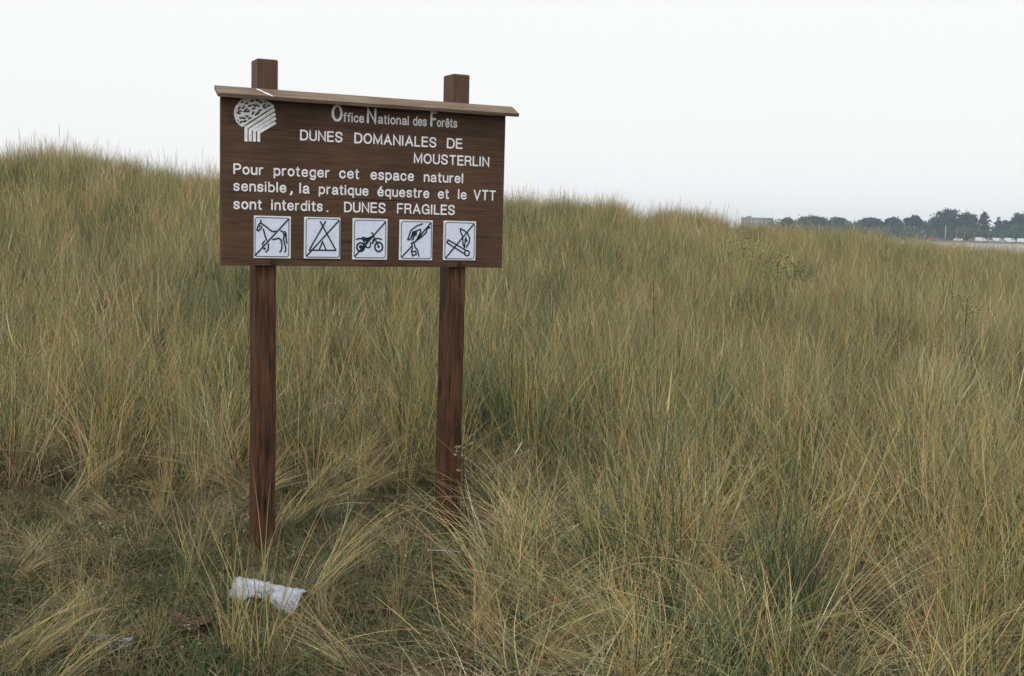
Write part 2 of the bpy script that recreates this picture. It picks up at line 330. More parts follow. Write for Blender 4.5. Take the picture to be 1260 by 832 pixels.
G = {  # pen-line letters, cap height 1: (width, strokes)
 'D': (.58, [[(0, 0), (0, 1), (.25, 1)] + smooth([(.25, 1), (.46, .93), (.58, .72), (.59, .5), (.58, .28), (.46, .07), (.25, 0)]) + [(0, 0)]]),
 'U': (.56, [[(0, 1), (0, .3)] + smooth([(0, .3), (.06, .08), (.28, 0), (.50, .08), (.56, .3)]) + [(.56, 1)]]),
 'N': (.58, [[(0, 0), (0, 1), (.58, 0), (.58, 1)]]), 'E': (.48, [[(.48, 1), (0, 1), (0, 0), (.5, 0)], [(0, .53), (.45, .53)]]),
 'S': (.56, [S_CAP(.56, 1)]), 'O': (.66, [ell(.33, .5, .33, .5, n=28)]), 'M': (.70, [[(0, 0), (0, 1), (.35, .08), (.70, 1), (.70, 0)]]),
 'A': (.64, [[(0, 0), (.32, 1), (.64, 0)], [(.11, .33), (.53, .33)]]), 'I': (.0, [[(0, 0), (0, 1)]]), 'L': (.44, [[(0, 1), (0, 0), (.44, 0)]]),
 'T': (.56, [[(0, 1), (.56, 1)], [(.28, 1), (.28, 0)]]), 'R': (.56, [[(0, 0), (0, 1), (.35, 1)] + smooth([(.35, 1), (.5, .93), (.54, .77), (.5, .58), (.35, .5)]) + [(0, .5)], smooth([(.33, .5), (.48, .42), (.51, .25), (.53, .08), (.57, 0)])]),
 'P': (.52, [[(0, 0), (0, 1), (.32, 1)] + smooth([(.32, 1), (.48, .92), (.53, .74), (.48, .55), (.32, .46)]) + [(0, .46)]]), 'V': (.60, [[(0, 1), (.30, 0), (.60, 1)]]),
 'F': (.46, [[(.48, 1), (0, 1), (0, 0)], [(0, .5), (.42, .5)]]), 'G': (.64, [smooth([(.62, .74), (.52, .94), (.33, 1), (.1, .88), (0, .5), (.1, .12), (.33, 0), (.54, .1), (.62, .3), (.63, .46)]) + [(.36, .46)], [(.63, .3), (.64, 0)]]),
 'o': (.48, [bowl(0, .48)]), 'c': (.44, [smooth([(.44, XH * .72), (.36, XH * .95), (.22, XH), (.05, XH * .84), (0, XH * .5), (.05, XH * .16), (.22, 0), (.37, XH * .06), (.45, XH * .28)])]),
 'e': (.46, [EL]), 'é': (.46, [EL, [(.18, .86), (.32, 1.02)]]), 'ê': (.46, [EL, [(.09, .86), (.23, 1.0), (.37, .86)]]),
 'u': (.43, [UCUP, [(.43, XH), (.43, 0)]]), 'n': (.43, [[(0, XH), (0, 0)], NHUMP]), 'r': (.26, [[(0, XH), (0, 0)], smooth([(0, XH * .6), (.07, XH * .88), (.17, XH * .99), (.26, XH)])]),
 'p': (.47, [[(0, XH), (0, -.28)], bowl(.0, .47)]), 'q': (.47, [[(.47, XH), (.47, -.28)], bowl(0, .47)]), 'b': (.47, [[(0, 1), (0, 0)], bowl(0, .47)]), 'd': (.47, [[(.47, 1), (.47, 0)], bowl(0, .47)]),
 'g': (.46, [bowl(0, .46), [(.46, XH), (.46, -.06)] + smooth([(.46, -.06), (.40, -.24), (.22, -.30), (.04, -.2)])]),
 'a': (.46, [smooth([(.03, XH * .74), (.10, XH * .94), (.24, XH), (.38, XH * .93), (.43, XH * .70)]) + [(.43, .12), (.48, 0)], smooth([(.43, XH * .56), (.22, XH * .50), (.05, XH * .40), (0, XH * .22), (.06, .03), (.2, 0), (.36, XH * .10), (.43, XH * .30)])]),
 's': (.42, [S_CAP(.42, XH)]), 't': (.24, [smooth([(.09, .92), (.09, .5), (.09, .12), (.14, .01), (.25, .0)]), [(-.02, XH), (.24, XH)]]), 'i': (.0, [[(0, XH), (0, 0)], [(0, .93), (0, 1.0)]]), 'l': (.0, [[(0, 1), (0, 0)]]),
 'f': (.25, [smooth([(.27, 1), (.16, .97), (.10, .84), (.10, .5), (.10, 0)]), [(-.02, XH), (.25, XH)]]), ',': (.06, [[(.08, .08), (.06, -.06), (-.02, -.18)]]), '.': (.02, [[(0, 0), (.012, .0)]])}
def line(words, base, m_, pen=.15, name='lettering', sp_f=.26):
    """words: (text, x_left, x_right, cap height) measured along the line; base: two baseline points"""
    (xa, ya), (xb, yb) = base; rg = random.Random(len(words))
    for w_, x0, x1, ch in words:
        F2 = Flat2D(); by = lambda x: ya + (yb - ya) * (x - xa) / (xb - xa)
        u0_, v0 = sp(x0, by(x0)); u1_, v1 = sp(x1, by(x1)); _, vt = sp(x0, by(x0) - ch); hc = vt - v0; pw = hc * pen * (.55 if w_ in '.,' else 1)
        adv = 0; items = []
        for ch_ in w_: gw, st_ = G[ch_]; items.append((adv, st_)); adv += gw + sp_f + (.04 if gw < .1 else 0)
        adv -= sp_f + (.04 if G[w_[-1]][0] < .1 else 0); sx = (u1_ - u0_ - pw) / max(adv, .08)
        if w_ in '.,': sx = hc
        for a_, st_ in items:
            jx, jz = rg.uniform(-.006, .006), rg.uniform(-.008, .008); pw_ = pw * rg.uniform(.94, 1.08)
            for q in st_:
                P_ = []
                for x_, z_ in q:
                    uu = (a_ + x_ + jx) * sx; tt = uu / (u1_ - u0_); P_.append((u0_ + pw / 2 + uu, v0 + (v1 - v0) * tt + pw / 2 + (z_ + jz) * (hc - pw)))
                cl = (Vector(P_[0]) - Vector(P_[-1])).length < 1e-4
                if cl: P_ = P_[:-1]
                if w_ in '.,' : pw_ = hc * .19
                F2.stroke(P_, pw_, closed=cl)
        F2.build(name, m_, board)
H1 = 13.4
line([('DUNES', 369.2, 421.3, 13.2), ('DOMANIALES', 435.9, 536.8, 13.2), ('DE', 549.7, 568.7, 12.9)], ((369, 172.7), (568.7, 183.6)), M_white)
line([('MOUSTERLIN', 509, 601.8, 12.7)], ((509, 200.9), (601.6, 205.5)), M_white)
line([('Pour', 287, 324, H1), ('proteger', 336.6, 405.2, H1), ('cet', 417.3, 441.8, H1), ('espace', 455.9, 509.1, H1), ('naturel', 521.2, 569.5, 12.6)], ((287, 214.4), (569.5, 225.8)), M_white)
line([('sensible', 287, 352.3, H1), (',', 357.4, 360.4, H1), ('la', 368.2, 380.5, H1), ('pratique', 392, 453.3, 13), ('équestre', 464.3, 528, 12.8), ('et', 538.6, 552.2, 12.8), ('le', 563.2, 574, 12.8), ('VTT', 582.5, 609.9, 12.8)], ((287, 235.0), (609.9, 247.2)), M_white)
line([('sont', 287, 322.2, H1), ('interdits', 333.6, 397, H1), ('.', 402, 404.3, H1), ('DUNES', 423.2, 474.3, 13), ('FRAGILES', 488.3, 559.6, 12.8)], ((287, 257.4), (559.6, 264.9)), M_white)
line([('O', 407.9, 421.4, 21), ('ffice', 422.3, 447.9, 12.0), ('N', 451.2, 462.9, 19), ('ational', 465, 502.9, 12.0), ('des', 507.9, 525, 12.0), ('F', 529.3, 537.0, 19), ('orêts', 537.4, 562.4, 11.6)], ((408, 149.4), (562.4, 157.6)), M_white2, pen=.145)
# tree emblem: a speckled crown over four bent bars
def zl(x, y): return sp(282 + x / 13, 116 + y / 13)
EM = Flat2D()
for pts in ([(268, 755), (268, 535), (725, 240)], [(335, 755), (335, 570), (735, 312)], [(402, 758), (402, 590), (742, 380)], [(470, 760), (472, 610), (742, 452)]):
    EM.stroke([zl(*p) for p in pts], .0135, roundcap=False)
outl = [(88, 270), (105, 210), (150, 150), (190, 100), (250, 68), (330, 58), (420, 60), (500, 78), (560, 100), (640, 140), (700, 185), (700, 205), (660, 215), (560, 275), (470, 335), (330, 420), (210, 510), (175, 490), (120, 430), (92, 350)]
EM.stroke([zl(*p) for p in outl], .0075, closed=True)
cells = [(200, 125, .3), (275, 145, -.4), (365, 108, -.3), (452, 98, .1), (505, 130, .1), (330, 188, -.1), (160, 222, -1), (225, 215, -.8), (400, 180, .4), (455, 182, .5), (560, 180, -.7), (625, 185, -.3), (390, 232, -.3), (250, 280, 0), (380, 305, -1), (490, 260, -.6), (150, 303, .1), (280, 352, .2), (435, 328, -.4), (190, 380, 0), (235, 385, .3), (330, 385, -.4), (250, 432, -.4), (190, 445, -.6), (570, 218, 0)]
rge = random.Random(21); tries = 0
while len(cells) < 52 and tries < 4000:
    tries += 1; q = (rge.uniform(100, 690), rge.uniform(70, 490))
    if min(math.hypot((q[0] - c_[0]) * .8, (q[1] - c_[1]) * 1.35) for c_ in cells) > 38: cells.append((q[0], q[1], rge.uniform(-.7, .3)))
# crown painted white with gaps where the board shows: built as the white net between the gaps
def inside(p, poly):
    r_ = False; n = len(poly)
    for i in range(n):
        x1, y1 = poly[i]; x2, y2 = poly[(i + 1) % n]
        if (y1 > p[1]) != (y2 > p[1]) and p[0] < (x2 - x1) * (p[1] - y1) / (y2 - y1) + x1: r_ = not r_
    return r_
st = 9
for gx in range(80, 710, st):
    for gy in range(50, 515, st):
        q = (gx + st / 2, gy + st / 2)
        if not inside(q, outl): continue
        hole = False
        for cx, cy, a_ in cells:
            dx, dy = q[0] - cx, q[1] - cy; lx = dx * math.cos(a_) + dy * math.sin(a_); ly = -dx * math.sin(a_) + dy * math.cos(a_)
            if (lx / 35) ** 2 + (ly / 17) ** 2 < 1: hole = True; break
        if not hole: EM.poly([zl(gx, gy + st), zl(gx + st, gy + st), zl(gx + st, gy), zl(gx, gy)], -.0012)
o = EM.build('tree_emblem', M_white2, board); o['label'] = 'white tree emblem with speckled crown and four bent bars'

# pictogram plates, strokes measured off each plate
PW = .0068
def plate(zx, zy, zs, corners, strokes, circles, label, frame, dots=(), fills=()):
    f = lambda x, y: sp(zx + x / zs, zy + y / zs)
    us = [f(*c_) for c_ in corners]; x0 = (us[0][0] + us[3][0]) / 2; x1 = (us[1][0] + us[2][0]) / 2; z1 = (us[0][1] + us[1][1]) / 2; z0 = (us[2][1] + us[3][1]) / 2
    bm = bmesh.new(); box(bm, x0, x1, -.0045, .0005, z0, z1, .0008)
    pt = link('pictogram_plate', bm_me(bm, 'pictogram_plate'), M_plate_edge, board); pt['label'] = label
    fa = [f(*c_) for c_ in frame]; fx0 = (fa[0][0] + fa[3][0]) / 2; fx1 = (fa[1][0] + fa[2][0]) / 2; fz1 = (fa[0][1] + fa[1][1]) / 2; fz0 = (fa[2][1] + fa[3][1]) / 2
    def rr_(e, r):
        o_ = []
        for cx, cz, a0 in ((fx1 - r - e, fz1 - r - e, 0), (fx0 + r + e, fz1 - r - e, 90), (fx0 + r + e, fz0 + r + e, 180), (fx1 - r - e, fz0 + r + e, 270)):
            o_ += [(cx + r * math.cos(rad(a0 + k * 18)), cz + r * math.sin(rad(a0 + k * 18))) for k in range(6)]
        return o_
    A = Flat2D(); A.poly(rr_(0, .012), -.0052); A.build('plate_field', M_plate, pt)
    A = Flat2D(); A.stroke(rr_(0, .012), .0038, -.0058, closed=True); A.build('plate_border', M_frame_ink, pt)
    A = Flat2D()
    for s_ in strokes:
        w_ = PW
        if isinstance(s_[0], (int, float)): w_, s_ = PW * s_[0], s_[1]
        A.stroke([f(*p) for p in s_], w_, -.0064)
    for cx, cy, rx, ry, w_ in circles:
        A.stroke([f(cx + rx * math.cos(k * math.pi / 12), cy + ry * math.sin(k * math.pi / 12)) for k in range(24)], PW * w_, -.0064, closed=True)
    for cx, cy, r_ in dots: A.disc(f(cx, cy), r_, -.0064)
    for fl in fills: A.poly([f(*p) for p in fl], -.0066)
    A.build('pictogram', M_ink, pt)
plate(308, 262, 13.87, [(68, 48), (690, 60), (685, 775), (48, 775)], [
    [(80, 722), (650, 105)], [(172, 128), (178, 175), (260, 232), (330, 290), (380, 322), (430, 310)],
    [(150, 185), (128, 215), (108, 290), (128, 308), (150, 290), (180, 262), (190, 232)], [(150, 185), (178, 178)], (.7, [(165, 215), (150, 240)]),
    [(218, 280), (238, 350), (255, 415), (275, 465)], [(240, 475), (210, 515), (200, 545)], [(302, 530), (303, 600), (295, 635), (262, 668)],
    [(380, 455), (430, 445), (480, 430), (530, 468)], [(520, 490), (537, 530), (530, 620), (500, 668)],
    [(515, 305), (545, 318), (572, 370), (562, 450), (585, 540), (603, 630), (583, 665)], [(580, 315), (605, 360), (605, 440), (618, 515)], (.6, [(585, 330), (590, 400)])],
    [], 'white plate with a struck-out horse', [(85, 78), (655, 90), (650, 745), (68, 745)], dots=[(237, 610, .006)])
plate(370, 264, 14.35, [(65, 42), (705, 60), (685, 780), (48, 780)], [
    [(100, 730), (668, 110)], [(340, 125), (610, 620)], [(432, 125), (155, 610)], [(145, 628), (615, 632)], [(322, 620), (380, 480), (440, 620)]],
    [], 'white plate with a struck-out tent', [(95, 70), (690, 85), (668, 755), (85, 750)])
plate(430, 266, 14.86, [(60, 38), (695, 55), (680, 795), (45, 795)], [
    [(90, 735), (655, 105)], (1.1, [(125, 425), (170, 408), (240, 412), (330, 420), (385, 385), (435, 350)]), [(235, 385), (300, 405), (350, 400), (400, 375)],
    [(400, 300), (430, 340), (460, 420), (490, 480), (530, 560)], [(480, 410), (530, 408), (580, 425)], [(240, 430), (290, 540), (230, 570)], (1.4, [(270, 440), (340, 450), (290, 520)]),
    [(300, 480), (290, 560), (330, 578), (370, 560), (378, 480)], (.8, [(340, 450), (400, 400), (430, 370)]), [(430, 420), (410, 500)], (.8, [(450, 430), (420, 500)]), (1.6, [(200, 560), (280, 555)]), (1.2, [(330, 440), (400, 380)]), [(210, 610), (265, 575)]],
    [(197, 565, 68, 78, 1.2), (527, 562, 70, 84, 1.2)], 'white plate with a struck-out motorcycle', [(90, 70), (660, 85), (650, 765), (78, 755)], dots=[(197, 560, .009), (525, 560, .006)])
plate(488, 268, 14.86, [(55, 35), (660, 48), (640, 775), (35, 775)], [
    [(85, 720), (265, 525)], [(350, 410), (620, 95)], [(465, 112), (370, 145), (255, 230), (225, 320), (195, 395), (215, 405), (255, 370), (290, 260), (340, 245), (425, 210), (435, 245), (410, 310)],
    [(300, 260), (290, 400), (268, 405)], (.9, [(315, 270), (320, 320), (285, 400)]), [(355, 255), (345, 330)], (.8, [(335, 260), (325, 300)]), (1.6, [(410, 320), (365, 400), (450, 340)]), [(600, 180), (545, 200), (540, 260), (460, 340), (370, 405)], (.8, [(520, 215), (420, 330)]), [(570, 160), (600, 175)],
    (1.2, [(262, 470), (345, 430)]), [(272, 480), (280, 560), (262, 600), (285, 700)], [(315, 480), (330, 540), (370, 580), (400, 700)], [(270, 620), (340, 610), (352, 670), (285, 690)]],
    [], 'white plate with a struck-out hand dropping a bottle', [(85, 65), (635, 80), (618, 750), (72, 740)])
plate(542, 268, 14.86, [(55, 58), (645, 65), (632, 778), (42, 775)], [
    [(85, 735), (605, 112)], [(130, 402), (450, 590)], [(110, 455), (400, 640), (440, 660)], [(130, 402), (110, 455)],
    [(430, 545), (400, 470), (400, 350), (358, 250), (355, 200), (420, 230), (490, 290), (525, 370), (515, 450), (465, 535)], [(430, 545), (445, 400), (455, 360), (475, 430)], (.7, [(455, 370), (450, 440)])],
    [(475, 645, 44, 48, 1.0)], 'white plate with a struck-out burning match', [(85, 85), (615, 98), (605, 752), (72, 745)])

# ------------------------------------------------------------------ marram grass
mt, t, b = mat('grass_blades'); M_grass = mt
at_ = N(t, 'ShaderNodeAttribute', attribute_name='col'); sep = N(t, 'ShaderNodeSeparateColor'); t.links.new(at_.outputs['Color'], sep.inputs[0])
oi = N(t, 'ShaderNodeObjectInfo'); geo = N(t, 'ShaderNodeNewGeometry')
big = N(t, 'ShaderNodeTexNoise', _Scale=.45, _Detail=3.0); t.links.new(geo.outputs['Position'], big.inputs['Vector'])
mid_ = N(t, 'ShaderNodeTexNoise', _Scale=1.9, _Detail=2.0); t.links.new(geo.outputs['Position'], mid_.inputs['Vector'])
def math_(op, a, b_):
    n_ = N(t, 'ShaderNodeMath', operation=op)
    for i, s_ in enumerate((a, b_)):
        if hasattr(s_, 'node'): t.links.new(s_, n_.inputs[i])
        else: n_.inputs[i].default_value = s_
    return n_.outputs[0]
tint = math_('ADD', sep.outputs[0], math_('MULTIPLY', math_('SUBTRACT', oi.outputs['Random'], .5), .36))
tint = math_('ADD', tint, math_('MULTIPLY', math_('SUBTRACT', big.outputs['Fac'], .5), .65))
tint = math_('ADD', tint, math_('MULTIPLY', math_('SUBTRACT', mid_.outputs['Fac'], .5), .5))
tint = math_('ADD', tint, math_('SUBTRACT', math_('MULTIPLY', math_('SUBTRACT', sep.outputs[1], .45), .16), .055))
GR = [(0.0, (.065, .105, .055)), (.16, (.135, .205, .100)), (.34, (.30, .355, .165)), (.47, (.48, .45, .19)), (.60, (.78, .61, .26)), (.72, (.52, .32, .13)), (.82, (.42, .34, .23)), (.90, (.66, .51, .28)), (1.0, (.90, .81, .56))]
colA = ramp(t, tint, GR)
colD = ramp(t, tint, [(0, (.12, .085, .05)), (.4, (.22, .17, .10)), (.7, (.38, .31, .19)), (1, (.58, .50, .35))])       # dead litter
colG = ramp(t, tint, [(0, (.045, .080, .032)), (.3, (.105, .155, .060)), (.5, (.21, .205, .085)), (.7, (.20, .14, .075)), (.85, (.30, .23, .12)), (1, (.48, .40, .24))])  # short herbs
c = mixc(t, math_('GREATER_THAN', sep.outputs[2], .3), colA, colD); c = mixc(t, math_('GREATER_THAN', sep.outputs[2], .7), c, colG)
t.links.new(c, b.inputs['Base Color']); b.inputs['Roughness'].default_value = .45; b.inputs['Specular IOR Level'].default_value = .3
tr = N(t, 'ShaderNodeBsdfTranslucent'); t.links.new(c, tr.inputs['Color']); ms = N(t, 'ShaderNodeMixShader'); ms.inputs[0].default_value = .2
t.links.new(b.outputs[0], ms.inputs[1]); t.links.new(tr.outputs[0], ms.inputs[2]); t.links.new(ms.outputs[0], t.nodes['Material Output'].inputs[0])

def blades(name, n, length, lean, curl, rbase, wid, fam, tintf, seg=7, dirf=None, heads=0.0, kink=0.0, zbase=-.03, seed=0):
    """one tuft: n long three-sided blades, each leaning, bending and tapering on its own"""
    rg = np.random.default_rng(seed); V = []; Fc = []; C = []
    for k in range(n):
        L = rg.uniform(*length); phi = rg.uniform(0, 2 * math.pi) if dirf is None else rg.normal(dirf[0], dirf[1])
        a0 = abs(rg.normal(0, 1)) * (lean[1] - lean[0]) * .5 + lean[0]; cu = rg.uniform(*curl)
        r_ = rbase * math.sqrt(rg.uniform(0, 1)); th = rg.uniform(0, 2 * math.pi)
        p = np.array([r_ * math.cos(th), r_ * math.sin(th), zbase]); head = rg.uniform() < heads
        if head: L *= 1.25; cu *= .4; a0 *= .6
        w = rg.uniform(*wid); side = rg.normal(0, .5); kk = rg.uniform(.35, .8) if rg.uniform() < kink else 9
        ti = tintf(rg); tw = rg.uniform(0, 6.28); i0_ = len(V); ns = seg + (3 if head else 0)
        ts = np.linspace(0, 1, seg + 1) if not head else np.concatenate([np.linspace(0, .8, seg + 1), [.84, .95, 1.0]])
        prev = 0
        for j, tt in enumerate(ts):
            a = a0 + cu * tt ** 1.6 + (.9 if tt > kk else 0); ph = phi + side * tt
            dvec = np.array([math.sin(a) * math.cos(ph), math.sin(a) * math.sin(ph), math.cos(a)])
            p = p + dvec * L * (tt - prev); prev = tt
            if p[2] < .012 * (1 + ti) and tt > .1: p[2] = .012 * (1 + ti)
            ww = w * (1 - .9 * tt ** 2.2) * (.75 + .5 * min(tt * 6, 1) * .5)
            if head: ww = w * .6 if tt <= .8 else (w * 1.35 if tt < .95 else (w * .9 if tt < 1 else w * .15))
            e1 = np.array([-math.sin(ph), math.cos(ph), 0]); e2 = np.cross(dvec, e1)
            for q in range(3):
                an = tw + q * 2.094; V.append(p + (e1 * math.cos(an) + e2 * math.sin(an) * .55) * ww)
                C.append((ti if not (head and tt > .8) else .8, tt, fam, 1))
        for j in range(len(ts) - 1):
            for q in range(3):
                a_ = i0_ + j * 3 + q; b_ = i0_ + j * 3 + (q + 1) % 3; Fc.append((a_, b_, b_ + 3, a_ + 3))
    me = bpy.data.meshes.new(name); me.from_pydata([tuple(v) for v in V], [], Fc)
    me.polygons.foreach_set('use_smooth', [True] * len(me.polygons))
    ca = me.color_attributes.new('col', 'FLOAT_COLOR', 'POINT'); ca.data.foreach_set('color', np.array(C, np.float32).ravel())
    me.materials.append(M_grass); return me
LIB = bpy.data.collections.new('grass_library')
def lib(col_name, meshes):
    c_ = bpy.data.collections.new(col_name)
    for i, me_ in enumerate(meshes): c_.objects.link(bpy.data.objects.new(f'{col_name}_{chr(97 + i)}', me_))
    return c_
mixt = lambda rg: float(np.clip(rg.choice([rg.normal(.22, .14), rg.normal(.66, .14)], p=[.5, .5]), .03, .98))
green = lambda rg: float(np.clip(rg.normal(.32, .16), .03, .95)); straw = lambda rg: float(np.clip(rg.normal(.70, .14), .1, 1)); anyt = lambda rg: rg.uniform(.05, .95)
tall = [blades('tuft', 62, (.35, 1.0), (.02, .55), (.0, .8), .13, (.0021, .0037), 0, mixt, seed=s_, kink=.10, heads=.015) for s_ in range(4)]
tall += [blades('tuft', 62, (.4, 1.05), (.02, .45), (.0, .6), .11, (.0021, .0036), 0, green, seed=10 + s_, kink=.06) for s_ in range(2)]
tall += [blades('tuft', 56, (.35, 1.0), (.04, .75), (.0, 1.0), .14, (.0020, .0035), 0, straw, seed=20 + s_, kink=.16, heads=.04) for s_ in range(2)]
tall += [blades('tuft', 30, (.5, 1.0), (.35, 1.25), (-.2, .5), .16, (.0018, .0032), 0, straw, seed=30, kink=.12)]      # stray crossing stalks
far_tall = [blades('tuft', 70, (.35, 1.0), (.02, .42), (.0, .7), .2, (.0027, .0046), 0, f_, seg=4, seed=40 + k, heads=.03) for k, f_ in enumerate((mixt, mixt, green, straw))]
litter = [blades('litter', 60, (.2, .6), (.8, 1.5), (.1, .9), .25, (.0013, .0025), .5, anyt, seed=50 + s_, seg=6, kink=.25, zbase=.02) for s_ in range(3)]
short = [blades('herb', 120, (.03, .13), (.1, 1.3), (.1, 1.4), .17, (.0014, .0030), 1.0, anyt, seg=3, seed=60 + s_, zbase=-.005) for s_ in range(4)]
flop = [blades('flopped', 44, (.35, 1.0), (.55, 1.0), (.3, 1.0), .10, (.0021, .0034), 0, f_, seed=70 + k, seg=9, dirf=(0, .42)) for k, f_ in enumerate((straw, mixt))]
fan = [blades('fan', 24, (.4, .95), (.05, .6), (.0, .6), .06, (.0022, .0034), 0, straw, seed=80 + k, seg=8) for k in range(2)]
# small leafy rosettes
def leafy(name, seed, n=60, fam=1.0, r=.16, h=.07, ls=.018):
    rg = np.random.default_rng(seed); V = []; Fc = []; C = []
    for k in range(n):
        a = rg.uniform(0, 6.28); q = r * math.sqrt(rg.uniform()); p = np.array([q * math.cos(a), q * math.sin(a), rg.uniform(0, h) * (1 - q / r * .6)])
        a2 = rg.uniform(0, 6.28); el = rg.uniform(-.2, 1.0); d = np.array([math.cos(a2) * math.cos(el), math.sin(a2) * math.cos(el), math.sin(el)]); s_ = np.cross(d, [0, 0, 1.0]); s_ /= np.linalg.norm(s_) + 1e-6
        l = ls * rg.uniform(.6, 1.4); i = len(V); ti = rg.uniform(0, .9)
        for w in (p, p + d * l * .5 + s_ * l * .32, p + d * l + np.array([0, 0, -.2 * l]), p + d * l * .5 - s_ * l * .32): V.append(w); C.append((ti, .5, fam, 1))
        Fc.append((i, i + 1, i + 2, i + 3))
    me = bpy.data.meshes.new(name); me.from_pydata([tuple(v) for v in V], [], Fc); ca = me.color_attributes.new('col', 'FLOAT_COLOR', 'POINT'); ca.data.foreach_set('color', np.array(C, np.float32).ravel()); me.materials.append(M_grass); return me
leaves = [leafy('rosette', 5), leafy('rosette', 6, 90, ls=.012)]

def scatter(name, label, cat, P, rots, scl, vi, coll):
    me = bpy.data.meshes.new(name); me.from_pydata([tuple(p) for p in P], [], [])
    a = me.attributes.new('rot', 'FLOAT_VECTOR', 'POINT'); a.data.foreach_set('vector', np.asarray(rots, np.float32).ravel())
    a = me.attributes.new('scl', 'FLOAT_VECTOR', 'POINT'); a.data.foreach_set('vector', np.asarray(scl, np.float32).ravel())
    a = me.attributes.new('vi', 'INT', 'POINT'); a.data.foreach_set('value', np.asarray(vi, np.int32))
    o = link(name, me); g = bpy.data.node_groups.new(name, 'GeometryNodeTree')
    g.interface.new_socket('Geometry', in_out='INPUT', socket_type='NodeSocketGeometry'); g.interface.new_socket('Geometry', in_out='OUTPUT', socket_type='NodeSocketGeometry')
    gi = g.nodes.new('NodeGroupInput'); go = g.nodes.new('NodeGroupOutput'); iop = g.nodes.new('GeometryNodeInstanceOnPoints'); ci = g.nodes.new('GeometryNodeCollectionInfo')
    ci.inputs['Collection'].default_value = coll; ci.inputs['Separate Children'].default_value = True; ci.inputs['Reset Children'].default_value = True; iop.inputs['Pick Instance'].default_value = True
    def na(nm, ty): n_ = g.nodes.new('GeometryNodeInputNamedAttribute'); n_.data_type = ty; n_.inputs[0].default_value = nm; return n_.outputs[0]
    er = g.nodes.new('FunctionNodeEulerToRotation'); L = g.links.new
    L(na('rot', 'FLOAT_VECTOR'), er.inputs[0]); L(er.outputs[0], iop.inputs['Rotation']); L(na('scl', 'FLOAT_VECTOR'), iop.inputs['Scale']); L(na('vi', 'INT'), iop.inputs['Instance Index'])
    L(gi.outputs[0], iop.inputs['Points']); L(ci.outputs[0], iop.inputs['Instance']); L(iop.outputs[0], go.inputs[0])
    md = o.modifiers.new('scatter', 'NODES'); md.node_group = g
    return tag(o, label, cat, kind='stuff')

clear_px = [(-600, 612), (0, 618), (150, 606), (300, 606), (420, 588), (520, 600), (580, 615), (605, 660), (630, 720), (560, 790), (525, 832), (490, 1100), (-600, 1100)]
CLR = [(gp(*p).x, gp(*p).y) for p in clear_px]
def in_clear(x, y):
    r_ = np.zeros(x.shape, bool); n = len(CLR)
    for i in range(n):
        x1, y1 = CLR[i]; x2, y2 = CLR[(i + 1) % n]
        if y1 == y2: continue
        r_ ^= ((y1 > y) != (y2 > y)) & (x < (x2 - x1) * (y - y1) / (y2 - y1) + x1)
    return r_
def polar(d0, d1, a0, a1, dens):
    n = int(dens * (a1 - a0) * (d1 * d1 - d0 * d0) / 2); d = np.sqrt(RNG.uniform(d0 * d0, d1 * d1, n)); a = RNG.uniform(a0, a1, n); return d * np.sin(a), d * np.cos(a)
def lay(x, y, smin, smax, lean=.12, dz=0.0):
    n = len(x); z = H(x, y) + dz; s_ = RNG.uniform(smin, smax, n)
    rots = np.stack([RNG.normal(0, lean, n), RNG.normal(0, lean, n), RNG.uniform(0, 6.283, n)], 1); scl = np.stack([s_, s_, s_ * RNG.uniform(.88, 1.1, n)], 1)
    return np.stack([x, y, z], 1), rots, scl
def patch(x, y, f=1.0, o=0.0): return .5 + .5 * np.sin(x * 1.9 * f + o + 1.7 * np.sin(y * .9 * f)) * np.cos(y * 1.6 * f - o + 1.2 * np.sin(x * 1.1 * f))

# near marram
x, y = polar(3.3, 13.5, -.72, .72, 27)
dn = np.hypot(x, y)
keep = ~in_clear(x, y) & (RNG.uniform(size=len(x)) < .25 + 1.0 * patch(x, y, 1.1, .4))
# keep the sign's own footprint free
def near_post(x, y): return np.minimum(np.hypot(x + 1.12, y - 5.28), np.hypot(x + .26, y - 5.68)) < .22
keep &= ~near_post(x, y)
keep &= ~((x < .25) & (dn < 6.0) & (x > -3.5) & (y < 5.2 + .3 * x) & (x < -.2))
x, y = x[keep], y[keep]
P, R_, S_ = lay(x, y, .72, 1.06); k = patch(x, y, .5, 2.2)
vi = np.where(RNG.uniform(size=len(x)) < .2, 8, np.where(RNG.uniform(size=len(x)) < .35 * k, RNG.integers(6, 8, len(x)), RNG.integers(0, 6, len(x))))
front = [(gp(*p).x, gp(*p).y) for p in ((560, 585), (650, 595), (740, 650), (770, 760), (760, 900), (480, 1100), (450, 900))]
_c = CLR; CLR = front; S_[:, 2] *= np.where(in_clear(x, y), .44, 1.0); CLR = _c
edge = np.clip((np.hypot(x, y) - 3.2) / 1.2, .55, 1); S_[:, 2] *= edge
scatter('marram_grass', 'tall green and straw coloured marram grass around the sign', 'grass', P, R_, S_, vi, lib('tall_tuft', tall))
# marram on the slope up to the ridge
x, y = polar(13.3, 54, -.72, .75, 15)
d = np.hypot(x, y); Rz = np.interp(np.arctan2(x, y), AZ, RT); keep = (d < Rz + 2.5) & (RNG.uniform(size=len(x)) < np.clip(1.25 - d / 60, .4, 1) * (.6 + .5 * patch(x, y, .45, 1)))
x, y = x[keep], y[keep]; P, R_, S_ = lay(x, y, .68, .98, .09)
S_[:, 2] *= .84 + .30 * patch(x, y, .9, 3)
vi = np.where(RNG.uniform(size=len(x)) < .35 * patch(x, y, .4, 5), 3, RNG.integers(0, 3, len(x)))
scatter('dune_slope_grass', 'marram grass covering the dune slope up to the skyline', 'grass', P, R_, S_, vi, lib('slope_tuft', far_tall))
